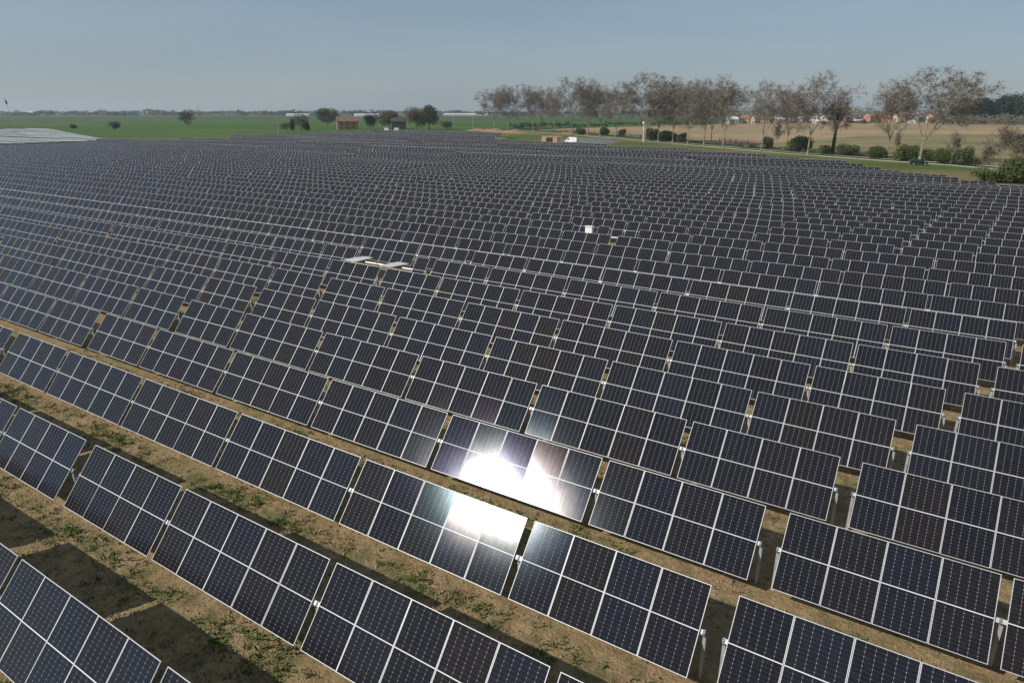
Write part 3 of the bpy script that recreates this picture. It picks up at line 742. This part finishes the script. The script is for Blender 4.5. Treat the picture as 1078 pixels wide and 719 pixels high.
vill = [
    (770, 130.6, 12, 9, 5, 'white', 'pale', 'low white house with pale roof above the rail fence', .2),
    (784, 130.4, 9, 9, 6, 'ochre', 'red', 'small ochre house with red roof, leftmost red roof of the village', -.3),
    (797, 130.2, 12, 9, 6, 'cream', 'brown', 'cream house with brown roof behind the open forked plane tree', .15),
    (805, 130.0, 9, 8, 4, 'pink', 'brown', 'low pink house right of the cream house with brown roof', -.2),
    (822, 129.6, 16, 8, 4.2, 'grey', 'pale', 'long grey shed with pale roof left of the large oval plane tree', .05),
    (833, 129.4, 8, 8, 4, 'white', 'grey', 'tiny white house with grey roof beside the long grey shed', .4),
    (843, 129.4, 10, 10, 6, 'white', 'pale', 'bright white house with pale gable left of the oval plane tree trunk', .6),
    (856, 129.4, 9, 9, 5.5, 'white', 'grey', 'white house just right of the oval plane tree trunk', -.5),
    (869, 129.4, 11, 10, 6.5, 'cream', 'red', 'cream house with red gable left of the ivy clad tree', .5),
    (866, 130.6, 20, 6, 2.6, 'cream', 'pale', 'long low cream wall building at the edge of the brown field', 0),
    (892, 129.3, 11, 9, 5, 'pink', 'red', 'pink house with red roof right of the ivy clad tree', .1),
    (903, 129.2, 9, 9, 4.6, 'white', 'dark', 'white house with dark roof in the middle of the village', -.3),
    (917, 129.2, 16, 11, 8, 'brick', 'red', 'large red brick house with red roof, tallest in the village', .35),
    (933, 129.3, 10, 9, 5.5, 'ochre', 'red', 'ochre house with red roof behind the irregular plane tree', -.2),
    (947, 129.4, 14, 10, 8, 'cream', 'brown', 'cream two storey house left of the largest grey plane tree', .1),
    (960, 129.6, 9, 8, 4.5, 'white', 'grey', 'small white house behind the largest grey plane tree trunk', -.4),
    (983, 129.6, 15, 10, 8, 'pink', 'brown', 'pinkish house with brown roof right of the largest grey plane tree trunk', .2),
    (1004, 129.0, 9, 8, 6, 'white', 'pale', 'lone white house left of the dark evergreen row', .3),
]
for v in vill: house(*v)
# farm on the left
house(366, 136.5, 16, 8, 6.2, 'brick', 'brown', 'brick farmhouse with sunlit orange gable among trees at the left', R(18), 'farmhouse', 'farmhouse', None, True, 2, 3.2)
house(420, 136.2, 11, 8, 6.0, 'dark', 'dark', 'dark barn between the brown tree and the big tree pair', R(5), 'barn', 'barn', None, False, 1, 3.0)
# long pale sheds on the plain
for i, (x, y, w, lab) in enumerate([(314, 122.6, 70, 'long thin pale shed far left beyond the green field'), (386, 122.8, 75, 'long pale shed behind the brick farmhouse'), (490, 121.9, 160, 'longest pale shed beyond the green field left of the avenue')]):
    house(x, y, w * .9, 16, 4.5, 'white', 'pale', lab, 0, 'shed', 'long_shed', 'long pale sheds on the plain', False, 6, 2.2)
for i, (x, y, lab) in enumerate([(32, 121.0, 'tiny white house below the horizon trees at the far left'), (95, 121, 'tiny white house second from the left on the horizon'), (160, 120.6, 'tiny white house left of the far mast'), (178, 120.6, 'tiny white house nearest the far mast on its left'), (181 + 27, 121, 'tiny white house at the foot of the far mast'), (421, 119.5, 'tiny pale house on the horizon above the dark barn')]):
    house(x, y, 26, 14, 8, 'white', 'pale', lab, .3 * i, 'house', 'far_house', 'tiny houses on the horizon', False, 2)

# ------------------------------------------------------------------ site cabin, van, mound and small things
def cabin():
    p = at(581, 143.6, 2.9); t = empty('site_cabin', (p.x, p.y, 0), R(-8)); w, d, h = 9.2, 2.6, 2.7
    b = MB(); b.box((0, 0, h / 2 + .12), (w, d, h)); b.build('body', WALLS['ochre'], t)
    b = MB(); b.box((0, 0, h + .2), (w + .12, d + .12, .14)); b.build('roof', WALLS['grey'], t)
    b = MB(); b.box((-1.0, -d / 2 - .02, 1.35), (3.0, .06, 2.0)); b.build('opening', WALLS['dark'], t)
    b = MB(); b.box((3.4, -d / 2 - .025, 1.45), (1.9, .07, 2.3)); b.build('door', ROOFS['brown'], t)
    b = MB()
    for sx in (-1, 1): b.box((sx * (w / 2 - .4), 0, .06), (.3, d, .16))
    b.build('skid', M['galv'], t)
    tag(t, 'ochre site cabin with dark opening at the far end of the panel rows', 'cabin')
cabin()
M['white_paint'] = simple('white_vehicle_paint', (.76, .77, .78), .3, .03); M['tyre'] = simple('tyre_rubber', (.02, .02, .02), .9, .1)
M['car_paint'] = simple('dark_car_paint', (.018, .020, .026), .25, .05)
def prism(mb, prof, w, m=0):
    i = len(mb.v); n = len(prof); mb.v += [(x, -w / 2, z) for x, z in prof] + [(x, w / 2, z) for x, z in prof]
    mb.face([i + k for k in range(n)], m); mb.face([i + n + k for k in reversed(range(n))], m)
    for k in range(n): l = (k + 1) % n; mb.face((i + k, i + n + k, i + n + l, i + l), m)
def vehicle(name, loc, rz, prof, w, wheels, wr, paint_, glass, label, cat, lamps):
    t = empty(name, loc, rz); b = MB(); prism(b, prof, w); body = b.build('body', paint_, t)
    bm = bmesh.new(); bm.from_mesh(body.data); bmesh.ops.bevel(bm, geom=bm.edges[:], offset=.06, segments=2, affect='EDGES'); bm.to_mesh(body.data); bm.free()
    for nm, pts in glass:
        g = MB()
        if nm == 'windscreen':
            (x0, z0), (x1, z1) = pts; nx, nz = (z1 - z0), -(x1 - x0); l = math.hypot(nx, nz); ox, oz = nx / l * .012, nz / l * .012
            if ox * 1 < 0 and x0 > 0: ox, oz = -ox, -oz
            if ox > 0 and x0 < 0: ox, oz = -ox, -oz
            g.poly([(x0 + ox, -w * .42, z0 + oz), (x0 + ox, w * .42, z0 + oz), (x1 + ox, w * .40, z1 + oz), (x1 + ox, -w * .40, z1 + oz)])
            g.build('windscreen', M['glass'], t)
        else:
            for sy in (-1, 1):
                g = MB(); g.poly([(x, sy * (w / 2 + .008), z) for x, z in pts]); g.build('side_window', M['glass'], t)
    for x in wheels:
        for sy in (-1, 1):
            g = MB(); g.tube((x, sy * (w / 2 - .2), wr), (x, sy * (w / 2 + .02), wr), wr, wr, 16); wh = g.build('wheel', M['tyre'], t)
            g = MB(); g.tube((x, sy * (w / 2 - .1), wr), (x, sy * (w / 2 + .03), wr), wr * .55, wr * .55, 12); g.build('rim', M['galv'], wh)
    for x, z, m_, nm in lamps:
        for sy in (-1, 1): g = MB(); g.box((x, sy * w * .38, z), (.06, .3, .16)); g.build(nm, m_, t)
    tag(t, label, cat); return t
M['lamp_white'] = simple('headlamp', (.7, .72, .74), .2, .03); M['lamp_red'] = simple('tail_lamp', (.35, .02, .02), .3, .03)
p = at(602, 144.6, 2.6)
vehicle('van', (p.x, p.y, 0), R(150), [(-2.9, .35), (-2.9, 2.55), (1.0, 2.6), (1.45, 2.45), (2.15, 1.45), (2.9, 1.15), (2.95, .4)], 2.0, (-1.7, 1.9), .36, M['white_paint'],
    [('windscreen', [(2.1, 1.5), (1.5, 2.38)]), ('side', [(.9, 1.4), (1.9, 1.4), (1.4, 2.2), (.9, 2.2)])], 'white van parked beside the ochre site cabin', 'van', [(2.93, .85, M['lamp_white'], 'headlight'), (-2.92, 1.0, M['lamp_red'], 'tail_light')])
p = at(967, 174.2)
vehicle('parked_car', (p.x, p.y, .05), R(-22), [(-2.15, .3), (-2.2, .85), (-1.9, 1.35), (-1.0, 1.48), (.3, 1.46), (1.05, .98), (2.0, .82), (2.15, .35)], 1.75, (-1.35, 1.35), .32, M['car_paint'],
    [('windscreen', [(1.0, 1.02), (.35, 1.42)]), ('windscreen', [(-2.1, .98), (-1.9, 1.3)]), ('side', [(-1.7, .95), (.85, .95), (.3, 1.36), (-1.0, 1.38), (-1.6, 1.28)])], 'dark car parked on the path at the foot of the largest plane tree', 'car', [(2.12, .66, M['lamp_white'], 'headlight'), (-2.2, .8, M['lamp_red'], 'tail_light')])

def mound():
    mb = MB(); rm = random.Random(2); a, b_ = at(494, 137.6), at(556, 141.2); n, m_ = 60, 14; d = (b_ - a); L = d.length; d.normalize(); s = Vector((-d.y, d.x, 0))
    for i in range(n + 1):
        for j in range(m_ + 1):
            t, w = i / n, j / m_ * 2 - 1; env = max(0, 1 - w * w) * min(1, 6 * t, 6 * (1 - t)); z = env * (1.6 + .5 * math.sin(t * 17) + .35 * math.sin(t * 41)) + rm.gauss(0, .07) * env - .02
            mb.v.append(tuple(a + d * (t * L) + s * (w * 6) + Vector((0, 0, z))))
    for i in range(n):
        for j in range(m_): k = i * (m_ + 1) + j; mb.face((k, k + 1, k + m_ + 2, k + m_ + 1))
    o = mb.build('earth_mound', M['clay']); tag(o, 'long low mound of orange earth at the foot of the avenue', 'earth mound')
mound()
for x, lab in ((407, 'left one of two white cabinets in front of the dark barn'), (417.5, 'right one of two white cabinets in front of the dark barn')):
    p = at(x, 138.4); t = empty('white_cabinet', (p.x, p.y, 0)); b = MB(); b.box((0, 0, 1.5), (3.2, 1.6, 1.7)); b.build('body', M['white_metal'], t)
    b = MB(); b.box((0, 0, 2.4), (3.4, 1.8, .1)); b.build('roof', M['white_metal'], t); b = MB(); b.box((0, 0, .32), (2.6, 1.4, .66)); b.build('plinth', M['galv'], t); tag(t, lab, 'cabinet', 'white cabinets before the barn')
p = at(596, 142.5); t = empty('skip_container', (p.x, p.y, 0), R(-10)); b = MB(); prism(b, [(-2.6, .1), (-3.0, 1.7), (3.0, 1.7), (2.6, .1)], 2.0); b.build('body', paint('faded_red_paint', (.42, .22, .16)), t)
b = MB(); b.box((0, 0, 1.74), (6.1, 2.1, .08)); b.build('rim', M['galv'], t); tag(t, 'faded pink skip container behind the white van', 'container')

def lamp_post():
    p = at(677, 149.5); t = empty('lamp_post', (p.x, p.y, 0)); h = 9.4
    b = MB(); b.tube((0, 0, 0), (0, 0, h - 1.6), .26, .2, 8); b.build('pole', M['white_metal'], t)
    b = MB(); b.tube((0, 0, h - 1.6), (0, 0, h - 1.3), .3, .85, 10); b.tube((0, 0, h - 1.3), (0, 0, h - .3), .85, .7, 10); b.tube((0, 0, h - .3), (0, 0, h), .7, .15, 10); b.build('lamp_head', M['white_metal'], t)
    tag(t, 'pale lamp post with a bulky head among the avenue trees', 'lamp post')
lamp_post()
def rail_fence():
    a, b_ = at(757, 150.5), at(800, 153.5); t = empty('rail_fence', (a.x, a.y, 0)); d = b_ - a; L = d.length; d.normalize(); n = 7
    wood = simple('weathered_wood', (.16, .10, .07), .9, .15)
    for i in range(n + 1): q = d * (L * i / n); m_ = MB(); m_.box((q.x, q.y, .95), (.22, .22, 2.1)); m_.build('post', wood, t)
    for z in (.9, 1.7): m_ = MB(); m_.tube((0, 0, z), tuple(d * L + Vector((0, 0, z))), .09, .09, 5); m_.build('rail', wood, t)
    tag(t, 'brown rail fence between path and ploughed field under the avenue', 'fence')
rail_fence()
def mast(name, x, yb, yt, w, label, lean=0, lattice=False):
    p = at(x, yb); h = height_at(x, yt, p.y); t = empty(name, (p.x, p.y, 0)); t.rotation_euler = (0, lean, 0)
    b = MB()
    if lattice:
        for sx, sy in ((-1, -1), (1, -1), (1, 1), (-1, 1)): b.tube((sx * w, sy * w, 0), (sx * w * .25, sy * w * .25, h), .35, .25, 4)
        for k in range(14):
            z0, z1 = h * k / 14, h * (k + 1) / 14; s0, s1 = w * (1 - .75 * k / 14), w * (1 - .75 * (k + 1) / 14)
            for sg in (-1, 1): b.tube((-s0 * sg, -s0, z0), (s1 * sg, -s1, z1), .2, .2, 4); b.tube((s0, -s0 * sg, z0), (s1, s1 * sg, z1), .2, .2, 4)
        b.build('tower', M['galv'], t)
    else:
        b.tube((0, 0, 0), (0, 0, h), w, w * .6, 7); b.build('pole', M['galv'], t)
        c = MB(); c.box((0, 0, h - 1.2), (w * 5, w * 5, 1.8)); c.box((0, 0, h + .3), (w * 1.2, w * 1.2, 1.4)); c.build('mast_head', M['dark_metal'], t)
    tag(t, label, 'mast')
mast('slender_mast', 20, 147, 105, .11, 'slender leaning mast in front of the pale flat trackers at the far left', R(-7))
mast('lattice_mast', 210, 120.2, 108, 3.5, 'far lattice mast on the horizon above the thin brown tree', 0, True)
for x, yb, yt, lab in ((477.5, 137, 121, 'thin pale pole right of the big tree pair'), (498, 137, 123, 'thin dark pole left of the avenue'), (381, 136.5, 123, 'thin pale pole right of the brick farmhouse'), (293, 141, 134, 'short white pole at the far edge of the panel rows')):
    p = at(x, yb); h = height_at(x, yt, p.y); t = empty('utility_pole', (p.x, p.y, 0)); b = MB(); b.tube((0, 0, 0), (0, 0, h), .15, .10, 6); b.build('pole', M['galv'], t)
    b = MB(); b.box((0, 0, h - .5), (1.1, .1, .1)); b.build('crossarm', M['galv'], t); tag(t, lab, 'pole', 'utility poles beyond the field')

# ------------------------------------------------------------------ haze
hm = bpy.data.materials.new('haze'); hm.use_nodes = True; t = hm.node_tree; t.nodes.remove(t.nodes['Principled BSDF'])
pv = t.nodes.new('ShaderNodeVolumePrincipled'); pv.inputs['Color'].default_value = (.74, .85, .95, 1); pv.inputs['Density'].default_value = .00012; pv.inputs['Anisotropy'].default_value = .2
t.links.new(pv.outputs[0], t.nodes['Material Output'].inputs['Volume'])
hb = MB(); hb.box((0, 0, 37), (11900, 11900, 78)); ho = hb.build('haze', hm); ho['kind'] = 'stuff'
